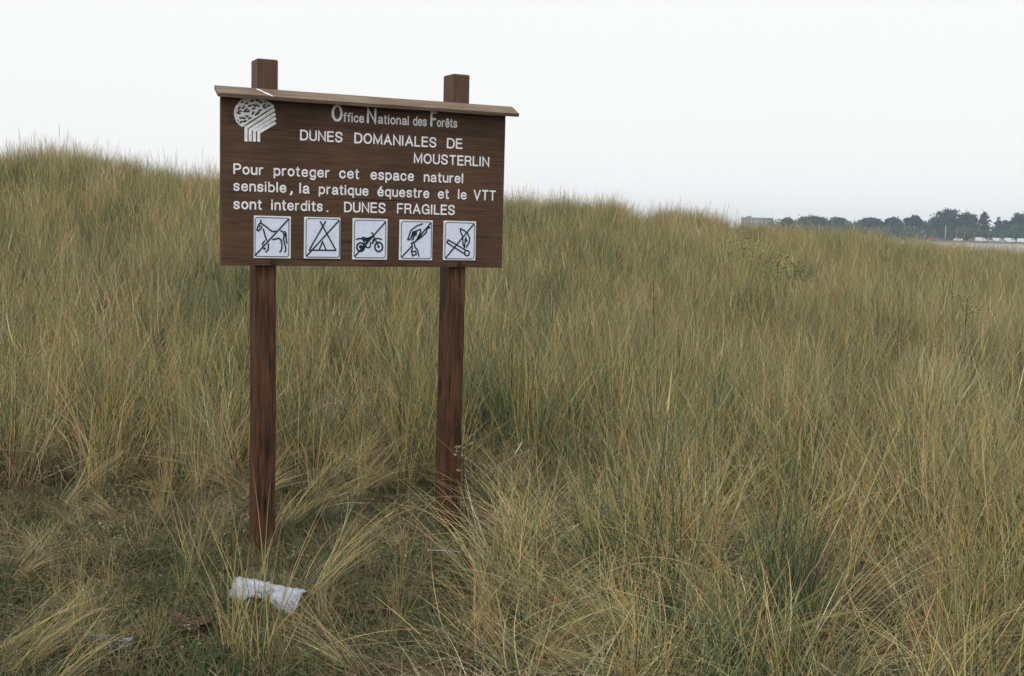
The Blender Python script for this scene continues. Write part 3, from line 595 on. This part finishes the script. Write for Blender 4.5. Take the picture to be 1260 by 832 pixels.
# dead litter between the tufts
x, y = polar(3.3, 14, -.72, .72, 12); ic = in_clear(x, y); keep = ~ic | (RNG.uniform(size=len(x)) < .6); x, y = x[keep], y[keep]
P, R_, S_ = lay(x, y, .7, 1.2, .1); S_ *= np.where(in_clear(x, y), .62, 1.0)[:, None]; scatter('dead_grass_litter', 'grey brown dead grass lying matted between the tufts', 'dead grass', P, R_, S_, RNG.integers(0, 3, len(x)), lib('litter_tuft', litter))
# short growth of the clearing
x, y = polar(3.0, 8.5, -.75, .25, 110); keep = in_clear(x, y) | (RNG.uniform(size=len(x)) < .25); x, y = x[keep], y[keep]
P, R_, S_ = lay(x, y, .5, 1.25, .1); vi = np.where(RNG.uniform(size=len(x)) < .3, RNG.integers(4, 6, len(x)), RNG.integers(0, 4, len(x)))
scatter('short_ground_cover', 'low dark green and brown moss and short grass in the clearing before the sign', 'ground cover', P, R_, S_, vi, lib('short_tuft', short + leaves))
# sparse fans and flopped tufts lying across the clearing
pts = [(8, 838, 5, .35, .55), (-30, 825, 5, .2, .6), (40, 870, 5, .5, .5), (385, 728, 5, .75, .7), (372, 745, 5, .6, .5), (350, 650, 4, .2, .7), (360, 655, 5, .35, .6), (430, 612, 4, .1, .7), (690, 775, 4, 2.6, .6), (640, 830, 5, 2.2, .5),
       (318, 826, 0, 0, .95), (285, 815, 1, 1, .6), (238, 705, 0, 2, .6), (60, 690, 4, 2.9, .35), (150, 640, 4, 3.4, .4), (610, 775, 0, 2, .38), (585, 815, 1, 1, .42), (740, 800, 5, 2.7, .7), (10, 720, 4, .4, .45),
       (450, 840, 5, 2.9, .5), (200, 640, 1, 1.3, .5), (440, 700, 0, 5, .35), (100, 770, 1, 5, .3), (790, 700, 4, .3, .8), (830, 730, 5, 3.0, .8), (700, 700, 4, 3.2, .7), (1000, 800, 5, .5, .9), (940, 790, 4, 2.8, .8)]
er_ = random.Random(77)
for k in range(46): pts.append((er_.uniform(-120, 560), er_.uniform(585, 625), er_.choice((4, 5, 0, 1)), er_.uniform(0, 6.28), er_.uniform(.4, .7)))
for k in range(26): pts.append((er_.uniform(-80, 520), er_.uniform(640, 825), er_.choice((0, 1)), er_.uniform(0, 6.28), er_.uniform(.2, .38)))
for k in range(60): pts.append((er_.uniform(600, 1400), er_.uniform(520, 840), er_.choice((4, 5)), er_.uniform(0, 6.28), er_.uniform(.6, .9)))
for k in range(12): pts.append((er_.uniform(590, 780), er_.uniform(720, 850), er_.choice((4, 5, 0, 1)), er_.uniform(0, 6.28), er_.uniform(.3, .45)))
for k in range(70): pts.append((er_.uniform(-150, 560), er_.uniform(625, 850), er_.choice((4, 5, 0, 1)), er_.uniform(0, 6.28), er_.uniform(.16, .30)))
P, R_, S_, vi = [], [], [], []
for px, py, v_, yaw, s_ in pts:
    g_ = gp(px, py); P.append((g_.x, g_.y, Hs(g_.x, g_.y))); R_.append((0, 0, yaw)); S_.append((s_, s_, s_)); vi.append({0: 2, 1: 3, 4: 0, 5: 1}[v_])
scatter('flopped_grass', 'pale grass bent over and sweeping across the clearing in front of the sign', 'grass', P, R_, S_, vi, lib('lying_tuft', flop + fan))

# ------------------------------------------------------------------ plastic litter
mt, t, b = mat('dirty_white_plastic'); M_plas = mt
tcx = N(t, 'ShaderNodeTexCoord'); nz = N(t, 'ShaderNodeTexNoise', _Scale=14.0, _Detail=5.0); t.links.new(tcx.outputs['Object'], nz.inputs['Vector'])
t.links.new(ramp(t, nz.outputs['Fac'], [(.25, (.30, .31, .30)), (.45, (.34, .375, .43)), (.8, (.52, .57, .64))]), b.inputs['Base Color'])
b.inputs['Roughness'].default_value = .35; b.inputs['Transmission Weight'].default_value = .12; b.inputs['Specular IOR Level'].default_value = .5
def crumpled(name, L, flank, back, seed, notch=None, th=.0015):
    bm = bmesh.new(); nu, nv = 40, 16; G = []
    for i in range(nu + 1):
        s_ = i / nu; col_ = []
        cutf = flank(s_)
        for j in range(nv + 1):
            q = j / nv * 2 - 1      # -1 front lower edge .. 0 ridge .. 1 back edge
            if q < 0: y_ = q * cutf * .45; z_ = q * cutf * .75
            else: y_ = q * back(s_); z_ = -q * back(s_) * .35
            z_ -= .012 * math.exp(-(q * 4) ** 2) * 0
            pv = Vector((s_ * L * 22, q * 2.5, seed)); n1_ = noise.noise(pv) ; n2_ = noise.noise(pv * 3.1)
            rip = .004 * math.sin(s_ * 90 + q * 2) * (1 if q < -.15 else .25) * (1 if s_ > .62 else .35)
            col_.append(bm.verts.new((s_ * L + .006 * n2_, y_ + .010 * n1_ + .008 * n2_ + rip, z_ + .010 * n2_ * abs(q) + .007 * n1_)))
        G.append(col_)
    for i in range(nu):
        for j in range(nv): bm.faces.new((G[i][j], G[i + 1][j], G[i + 1][j + 1], G[i][j + 1]))
    bmesh.ops.recalc_face_normals(bm, faces=bm.faces[:]); bmesh.ops.solidify(bm, geom=bm.faces[:], thickness=th)
    return bm_me(bm, name, True)
fl = lambda s_: float(np.interp(s_, [0, .04, .12, .22, .30, .36, .45, .55, .62, .68, .8, .93, 1], [.085, .11, .11, .095, .075, .07, .068, .07, .08, .10, .12, .125, .12]))
g1_ = gp(292, 714, .10); g2_ = gp(370, 731, .085)
yaw = math.atan2(g2_.y - g1_.y, g2_.x - g1_.x); Lp = math.hypot(g2_.x - g1_.x, g2_.y - g1_.y) + .02
pla = link('plastic_wrapper', crumpled('plastic_wrapper', Lp, fl, lambda s_: .05 + .02 * math.sin(s_ * 7), 2.2), M_plas, None, g1_ + Vector((-.01, 0, .012)))
pla.rotation_euler = (0, rad(2.5), yaw); tag(pla, 'crumpled torn white plastic wrapper lying in the short grass before the left post', 'litter')
g3 = gp(116, 786, .075)
p2 = link('clear_plastic_scrap', crumpled('clear_plastic_scrap', .13, lambda s_: .03 + .02 * math.sin(s_ * 3), lambda s_: .035, 7.7), None, None, g3)
mt, t, b = mat('clear_plastic'); b.inputs['Base Color'].default_value = (.7, .75, .75, 1); b.inputs['Transmission Weight'].default_value = .75; b.inputs['Roughness'].default_value = .25; b.inputs['IOR'].default_value = 1.2
p2.data.materials.append(mt); tag(p2, 'small scrap of clear plastic half hidden in the moss at the lower left', 'litter')

# ------------------------------------------------------------------ dried flower stalks and weeds
M_stalk = flat('dark_dry_stem', (.045, .028, .020), .9, .3, 30); M_fluff = flat('dry_flower_head', (.27, .22, .165), .95, .3, 60); M_brownleaf = flat('withered_brown_leaf', (.085, .05, .038), .9, .4, 30)
M_shrub = flat('fresh_green_leaf', (.18, .23, .085), .8, .35, 6)
def head(bm, c_, r, rg):
    for k in range(7):
        d = Vector((rg.gauss(0, 1), rg.gauss(0, 1), rg.gauss(.6, .7))).normalized() * r; mtx = Matrix.Translation(Vector(c_) + d * .6) @ Matrix.Rotation(rg.uniform(0, 3), 4, 'X')
        bmesh.ops.create_icosphere(bm, subdivisions=1, radius=r * rg.uniform(.35, .6), matrix=mtx)
def dried(name, label, px, py, hgt_, seed, nb=9, cat='weed', spread=.07, hr=.011, thick=.0045, group=None, base=None):
    g_ = base or hit(px, py); rg = random.Random(seed); r_ = tag(empty(name, g_), label, cat, group)
    lean = Vector((rg.uniform(-.05, .05), rg.uniform(-.05, .05), 0)); bm = bmesh.new(); top = Vector((lean.x, lean.y, hgt_))
    tube(bm, [(0, 0, -.04), (lean.x * .2 + .008, 0, hgt_ * .35), (lean.x * .6 - .005, lean.y * .5, hgt_ * .7), top], thick, thick * .5)
    tips = []
    for k in range(nb):
        f_ = rg.uniform(.72, 1.0); b0 = top * f_; a = rg.uniform(0, 6.28); e = b0 + Vector((math.cos(a) * spread * rg.uniform(.3, 1), math.sin(a) * spread * rg.uniform(.3, 1), rg.uniform(.03, .10))); tube(bm, [b0, b0 * .5 + e * .5 + Vector((0, 0, -.01)), e], thick * .35, thick * .2, 4); tips.append(e)
    link('stem', bm_me(bm, 'stem', True), M_stalk, r_)
    for e in tips: bm = bmesh.new(); head(bm, Vector(), hr * rg.uniform(.6, 1.1), rg); link('flower_head', bm_me(bm, 'flower_head'), M_fluff, r_, e)
    return r_
gR = gp(574, 694); gR = Vector((gR.x, gR.y, Hs(gR.x, gR.y)))
dried('dried_flower_stalk', 'dark dried stalk with a tuft of pale seed heads beside the right post', 574, 690, .50, 3, 11, 'dried plant', base=gR, spread=.045, hr=.009)
g5 = gp(578, 690); dried('seed_head_sprig', 'short sprig with white fluffy heads low at the foot of the right post', 0, 0, .07, 5, 4, 'dried plant', base=Vector((g5.x + .01, g5.y - .06, Hs(g5.x, g5.y))), spread=.03, hr=.012, thick=.003)
dried('bare_dark_stalk', 'bare dark stalk standing in the slope grass right of the sign', 804, 470, .95, 8, 2, 'dried plant', spread=.03, hr=.006, thick=.007)
dried('withered_seed_cluster', 'brown plant with a pale flower cluster in the grass at the far right', 1184, 478, .86, 11, 12, 'dried plant', spread=.13, hr=.017, thick=.006)
dried('dark_seed_cluster', 'small dark seed cluster in the grass left of the pale flower cluster', 1101, 505, .80, 12, 7, 'dried plant', spread=.09, hr=.014, thick=.006)
ga, gb = gp(526, 677, .05), gp(574, 680, .05); bm = bmesh.new(); tube(bm, [ga, ga * .5 + gb * .5 + Vector((0, 0, .004)), gb], .0022, .0016, 5)
tag(link('dry_twig', bm_me(bm, 'dry_twig', True), M_white), 'thin pale dry stalk lying level across the foot of the right post', 'twig')
def dock(label, px, py, seed, n, h_):
    g_ = gp(px, py); rg = random.Random(seed); r_ = tag(empty('withered_plant', (g_.x, g_.y, Hs(g_.x, g_.y))), label, 'withered plant'); st_ = bmesh.new()
    for k in range(n):
        bm = bmesh.new()
        a = rg.uniform(0, 6.28); l = rg.uniform(.08, .17); e = Vector((math.cos(a) * l, math.sin(a) * l, rg.uniform(.25, 1) * h_)); tube(st_, [(0, 0, -.01), e * .5 + Vector((0, 0, .03)), e], .002, .001, 4)
        for q in range(9):
            f_ = .3 + .08 * q; p_ = e * f_ + Vector((0, 0, .03 * math.sin(f_ * 3))); dd = Vector((-e.y, e.x, rg.uniform(-.03, .03))).normalized() * (.028 * (1.2 - f_)) * (1 if q % 2 else -1); t2 = e.normalized() * .010
            v_ = [bm.verts.new(x_) for x_ in (p_ - t2, p_ + dd * .6 - t2 * .7 + Vector((0, 0, .005)), p_ + dd + t2, p_ + dd * .5 + t2 * 1.3, p_ + t2)]; bm.faces.new(v_)
        link('leaf_spray', bm_me(bm, 'leaf_spray'), M_brownleaf, r_)
    link('stem', bm_me(st_, 'stem', True), M_stalk, r_)
dock('withered brown ferny weed at the bottom left between the two plastic scraps', 240, 790, 4, 9, .13)
dock('dark brown withered weed low in the clearing near the bottom edge', 190, 822, 9, 7, .09)
dock('small withered weed lying right of the white wrapper', 470, 765, 14, 6, .08)
# three light green bushes half sunk in the slope grass
def shrub(label, px, py, w_, h_, seed):
    g_ = hit(px, py, .55); rg = random.Random(seed); r_ = tag(empty('green_bush', g_), label, 'bush', 'light green bushes on the right of the slope'); bm = bmesh.new()
    for k in range(380):
        u_ = Vector((rg.gauss(0, 1), rg.gauss(0, 1), rg.gauss(0, 1))).normalized() * rg.uniform(.3, 1); p_ = Vector((u_.x * w_, u_.y * w_ * .6, .06 + h_ * .5 + u_.z * h_ * .5)); s_ = rg.uniform(.014, .034)
        a_ = Vector((rg.gauss(0, 1), rg.gauss(0, 1), rg.gauss(0, .5))).normalized() * s_; b_ = a_.cross(Vector((rg.gauss(0, 1), rg.gauss(0, 1), 1))).normalized() * s_ * .6
        bm.faces.new([bm.verts.new(p_ + c_) for c_ in (-a_, b_, a_, -b_)])
    link('foliage', bm_me(bm, 'foliage'), M_shrub, r_); bm = bmesh.new()
    for k in range(5): a = k * 1.3; tube(bm, [(0, 0, -.05), (math.cos(a) * w_ * .5, math.sin(a) * w_ * .3, h_ * .8)], .008, .003, 5)
    link('stem', bm_me(bm, 'stem'), M_stalk, r_)
shrub('light green bush nearest the skyline, below the distant flat roof', 903, 305, .55, .85, 1)
shrub('middle light green bush trailing down the slope grass', 936, 318, .6, .8, 2)
shrub('lowest and rightmost light green bush on the slope', 968, 336, .45, .75, 3)

# ------------------------------------------------------------------ the far shore
M_bark = flat('bark', (.09, .07, .055), .9, .3, 2)
M_leaf = [flat('dark_pine_foliage', (.030, .056, .042), .9, .35, .25), flat('broadleaf_foliage', (.035, .062, .030), .9, .35, .25), flat('pale_willow_foliage', (.075, .11, .055), .9, .3, .25)]
def crown(bm, w_, h_, z0, rg, n_cl, per=34, leaf=.42, shape='round'):
    for c_i in range(n_cl):
        while True:
            u_ = Vector((rg.uniform(-1, 1), rg.uniform(-1, 1), rg.uniform(-1, 1)))
            if .25 < u_.length < 1: break
        if shape == 'flat': u_.z = abs(u_.z) ** .6 * (1 if u_.z > -.5 else -1) * .9
        if shape == 'cone': u_.x *= (1 - u_.z) * .6 + .15; u_.y *= (1 - u_.z) * .6 + .15
        cc = Vector((u_.x * w_ / 2, u_.y * w_ / 2, z0 + h_ / 2 + u_.z * h_ / 2)); cr = rg.uniform(.09, .17) * w_
        for k in range(per):
            d = Vector((rg.gauss(0, 1), rg.gauss(0, 1), rg.gauss(0, .7))) * cr * .5; a_ = Vector((rg.gauss(0, 1), rg.gauss(0, 1), rg.gauss(0, 1))).normalized() * leaf * rg.uniform(.5, 1); b_ = a_.cross(Vector((rg.gauss(0, 1), rg.gauss(0, 1), rg.gauss(0, 1)))).normalized() * leaf * .6
            p_ = cc + d; bm.faces.new([bm.verts.new(p_ + q) for q in (-a_, b_, a_, -b_)])
def tree(label, px, ytop, wpx, D, kind, shape, seed, zb=-1.4, trunk_f=.12):
    top = at(px, ytop, D); hh = top.z - zb; w_ = wpx / F_PX * D; rg = random.Random(seed)
    r_ = tag(empty('shoreline_tree', (top.x, D, zb)), label, 'tree'); bm = bmesh.new(); crown(bm, w_, hh * (1 - trunk_f) * .93, hh * trunk_f, rg, max(50, int(w_ * 12)), shape=shape, leaf=.65)
    link('crown', bm_me(bm, 'crown'), M_leaf[kind], r_); bm = bmesh.new(); tube(bm, [(0, 0, -.5), (.1, 0, hh * .3), (0, .1, hh * .75)], .35, .12, 7)
    for k in range(6): a = k * 1.05; tube(bm, [(0, 0, hh * (.25 + .06 * k)), (math.cos(a) * w_ * .3, math.sin(a) * w_ * .3, hh * (.5 + .05 * k))], .14, .05, 5)
    link('trunk', bm_me(bm, 'trunk'), M_bark, r_); return r_
T = [('small round dark tree just right of the distant flat roofed building', 969, 266.5, 15, 0, 'round'),
 ('wide low domed dark tree, second from the left on the far skyline', 1000, 265, 33, 0, 'flat'),
 ('dark domed tree standing clear between two gaps of sky left of the wood', 1031, 267, 23, 0, 'round'),
 ('low pale tree filling the dip between the domed tree and the long crown', 1051, 271.5, 16, 2, 'round'),
 ('long uneven dark crown left of the centre of the far wood', 1072, 266.5, 28, 0, 'flat'),
 ('dark tree with a rounded top left of the leaning pine', 1100, 266.5, 22, 0, 'round'),
 ('dark pine with a lopsided top standing clear against the sky', 1124, 262.5, 19, 0, 'flat'),
 ('lower pale green tree between the lopsided pine and the big broad tree', 1141, 271, 22, 2, 'round'),
 ('tallest and broadest tree of the far wood, with sky showing through its crown', 1167, 256, 35, 0, 'round'),
 ('dark tree joined to the right side of the broadest tree', 1191, 260, 24, 0, 'round'),
 ('narrow tree whose top stands above its neighbours near the right', 1212, 258.5, 13, 1, 'round'),
 ('pointed dark tree right of the narrow tall one', 1229, 264, 12, 0, 'cone'),
 ('low dark tree in the dip left of the last crown', 1239, 269, 14, 0, 'round'),
 ('broad dark tree at the right edge of the picture', 1256, 260, 24, 0, 'round'),
 ('pale bushy tree below the tree at the right edge', 1252, 276, 22, 2, 'round'),
 ('pale rounded bush tree in front of the broadest tree', 1190, 281, 28, 2, 'round')]
for i, (lb, px, yt, w_, k_, sh) in enumerate(T): tree(lb, px, yt, w_, 605 + (i * 7) % 17 - (22 if yt > 274 else 0), k_, sh, 100 + i)
for i in range(7):
    p_ = 1285 + i * 24; o = tree('tree of the far wood beyond the right edge of the picture', p_, 262 + 4 * math.sin(i * 2.3) + (p_ - 1285) * .024, 28, 610, 0, 'round', 300 + i); o['group'] = 'trees beyond the right edge'
bm = bmesh.new(); rg = random.Random(5)
for k in range(900):
    px = rg.uniform(935, 1720); D = rg.uniform(588, 600) if k % 2 else rg.uniform(612, 640); f_ = min(1, max(.25, (px - 930) / 160)); hz_ = (rg.uniform(2.5, 6.5) if k % 2 else rg.uniform(6.5, 10.5)) * (.85 + .15 * f_)
    x_ = (px - 630) / F_PX * D / (cF.y)
    for q in range(44):
        cc = Vector((x_ + rg.gauss(0, 1.8), D + rg.gauss(0, 1.3), -1.5 + hz_ * math.sqrt(rg.uniform(0, 1)) + rg.gauss(0, .2))); a_ = Vector((rg.gauss(0, 1), rg.gauss(0, 1), rg.gauss(0, 1))).normalized() * rg.uniform(.35, .7); b_ = a_.cross(Vector((rg.gauss(0, 1), rg.gauss(0, 1), rg.gauss(0, 1)))).normalized() * .4
        bm.faces.new([bm.verts.new(cc + s_) for s_ in (-a_, b_, a_, -b_)])
tag(link('shoreline_wood', bm_me(bm, 'shoreline_wood'), flat('mixed_wood_foliage', (.052, .088, .056), .9, .5, .06)), 'band of mixed bushes and low trees along the far shore', 'wood', kind='stuff')

# flat roofed building behind the dune
D = 900; a0 = at(915.5, 267.4, D); a1 = at(951, 267.9, D); wB = a1.x - a0.x; hB = a0.z + 1.2
bl = tag(empty('apartment_block', (a0.x, D, -1.2)), 'long flat roofed pale building just showing above the dune', 'building')
M_wall = flat('pale_render', (.29, .31, .35), .8, .1, .1); M_pane = flat('window_glass', (.05, .06, .07), .2, .1, 1); M_roof = flat('roof_edge', (.24, .26, .29), .8, .1, .2); M_winframe = flat('window_frame', (.55, .55, .55), .6, .05, 1)
bm = bmesh.new(); box(bm, 0, wB, 0, 11, 0, hB - .5); link('wall', bm_me(bm, 'wall'), M_wall, bl)
bm = bmesh.new(); box(bm, -.3, wB + .3, -.3, 11.3, hB - .5, hB); box(bm, 3, 6.5, 3, 6, hB, hB + 1.1); link('roof', bm_me(bm, 'roof'), M_roof, bl)
bm = bmesh.new(); box(bm, -.75, .75, -.06, .1, 0, 1.5); wme = bm_me(bm, 'window'); wme.materials.append(M_winframe); bm = bmesh.new(); box(bm, -.66, .66, -.09, -.07, .09, 1.41); pme = bm_me(bm, 'pane'); pme.materials.append(M_pane)
for fl_ in range(4):
    for k in range(8):
        zf = hB - 2.6 - fl_ * 2.9
        if zf < .3: continue
        w1 = link('window', wme, None, bl, (wB * (k + .5) / 8, 0, zf)); link('pane', pme, None, w1)
# cars and vans parked on the shore
M_glass = flat('car_glass', (.03, .035, .04), .15, .1, 1); M_tyre = flat('tyre', (.02, .02, .02), .8, .1, 1); M_hub = flat('wheel_rim', (.4, .4, .42), .4, .1, 1)
def vehicle(name, label, px, D, L_, h_, c_, van=False, group='vehicles parked along the far shore'):
    g_ = at(px, 296, D); r_ = tag(empty(name, (g_.x, D, -1.68)), label, 'van' if van else 'car', group)
    mc = flat('car_paint', c_, .3, .04, 1); hb = h_ * .56
    prof = [(-.5, .2), (-.5, hb), (-.38, hb + .02), (-.28, h_ - .04), (-.2, h_), (.16, h_), (.24, h_ - .05), (.33, hb + .05), (.48, hb - .1), (.5, .42), (.5, .2)] if not van else [(-.5, .25), (-.5, h_ - .1), (-.47, h_), (.26, h_), (.34, h_ - .08), (.43, hb + .1), (.5, hb - .05), (.5, .25)]
    bm = bmesh.new(); A = [bm.verts.new((x_ * L_, -.85 * (1 if z_ <= hb + .06 else .84), z_)) for x_, z_ in prof]; B = [bm.verts.new((x_ * L_, .85 * (1 if z_ <= hb + .06 else .84), z_)) for x_, z_ in prof]
    bm.faces.new(A[::-1]); bm.faces.new(B)
    for i in range(len(A)): bm.faces.new((A[i], A[(i + 1) % len(A)], B[(i + 1) % len(A)], B[i]))
    bmesh.ops.triangulate(bm, faces=[f_ for f_ in bm.faces if len(f_.verts) > 4]); link('body', bm_me(bm, 'body'), mc, r_)
    bm = bmesh.new(); xs = (-.30, -.05, .0, .24) if not van else (.14, .24, .27, .37)
    for s_ in (-1, 1):
        for x0_, x1_ in (xs[:2], xs[2:]): bm.faces.new([bm.verts.new(p) for p in ((x0_ * L_, s_ * .862, hb + .06), (x1_ * L_, s_ * .862, hb + .06), ((x1_ - .03) * L_, s_ * .74, h_ - .09), ((x0_ + .03) * L_, s_ * .74, h_ - .09))])
    link('side_window', bm_me(bm, 'side_window'), M_glass, r_)
    for sx in (-.31, .31):
        for sy in (-.82, .82):
            bm = bmesh.new(); bmesh.ops.create_cone(bm, segments=14, radius1=.31, radius2=.31, depth=.2, cap_ends=True, matrix=Matrix.Rotation(math.pi / 2, 4, 'X')); w1 = link('wheel', bm_me(bm, 'wheel'), M_tyre, r_, (sx * L_, sy, .31))
            bm = bmesh.new(); bmesh.ops.create_cone(bm, segments=10, radius1=.19, radius2=.19, depth=.22, cap_ends=True, matrix=Matrix.Rotation(math.pi / 2, 4, 'X')); link('rim', bm_me(bm, 'rim'), M_hub, w1)
V_ = [('parked_car', 'dull red car, leftmost of those parked on the far shore', 1148, 4.3, 1.45, (.32, .13, .10), 0), ('parked_car', 'white car below the broadest tree of the far wood', 1179, 4.6, 1.5, (.8, .8, .8), 0),
 ('parked_car', 'red car parked left of the first white van on the far shore', 1197, 4.2, 1.45, (.42, .13, .09), 0), ('parked_van', 'white van with a red car on its left on the far shore', 1206, 4.8, 2.1, (.82, .82, .82), 1),
 ('parked_car', 'grey blue car between two white vans on the far shore', 1218, 4.3, 1.5, (.42, .48, .58), 0), ('parked_van', 'white van right of the grey blue car on the far shore', 1227, 4.6, 2.0, (.8, .82, .85), 1),
 ('parked_car', 'silver car, low and just right of the second white van', 1233.5, 3.9, 1.4, (.5, .52, .56), 0), ('parked_van', 'long white van left of the pinkish car on the far shore', 1242, 5.2, 2.1, (.84, .84, .84), 1),
 ('parked_car', 'pinkish car second from the right edge on the far shore', 1250.5, 4.0, 1.5, (.5, .3, .28), 0), ('parked_van', 'white van at the right edge of the picture on the far shore', 1258, 4.7, 2.1, (.84, .85, .87), 1)]
for i, (n_, lb, px, L_, h_, c_, vn) in enumerate(V_): vehicle(n_, lb, px, 574 + (i % 3) * 2.0, L_, h_, c_, bool(vn))
for px, yt, lb, w_ in ((1164, 278, 'tall pale pole before the broadest tree of the far wood', .28), (1177.5, 281, 'thinner reddish pole right of the tall pale pole', .17)):
    g_ = at(px, yt, 582); r_ = tag(empty('shore_pole', (g_.x, 582, -1.6)), lb, 'pole'); bm = bmesh.new(); tube(bm, [(0, 0, -.3), (0, 0, g_.z + 1.6)], w_, w_ * .6, 8); link('mast', bm_me(bm, 'mast', True), flat('pole_paint', (.5, .5, .5) if w_ > .2 else (.35, .2, .15), .6, .1, 1), r_)
    bm = bmesh.new(); bmesh.ops.create_uvsphere(bm, u_segments=8, v_segments=6, radius=w_ * 1.2, matrix=Matrix.Translation((0, 0, g_.z + 1.6))); link('finial', bm_me(bm, 'finial'), M_hub, r_)

# ------------------------------------------------------------------ sea haze
bm = bmesh.new(); box(bm, -1150, 1150, -1150, 1150, -4.0, 20); hz = link('haze', bm_me(bm, 'haze')); mt = bpy.data.materials.new('haze'); mt.use_nodes = True; t = mt.node_tree; t.nodes.clear()
o_ = t.nodes.new('ShaderNodeOutputMaterial'); v_ = t.nodes.new('ShaderNodeVolumePrincipled'); v_.inputs['Color'].default_value = (.72, .88, 1.0, 1); v_.inputs['Density'].default_value = .00041; t.links.new(v_.outputs[0], o_.inputs['Volume'])
hz.data.materials.append(mt); tag(hz, 'thin bluish sea haze over the bay', 'haze', kind='stuff')
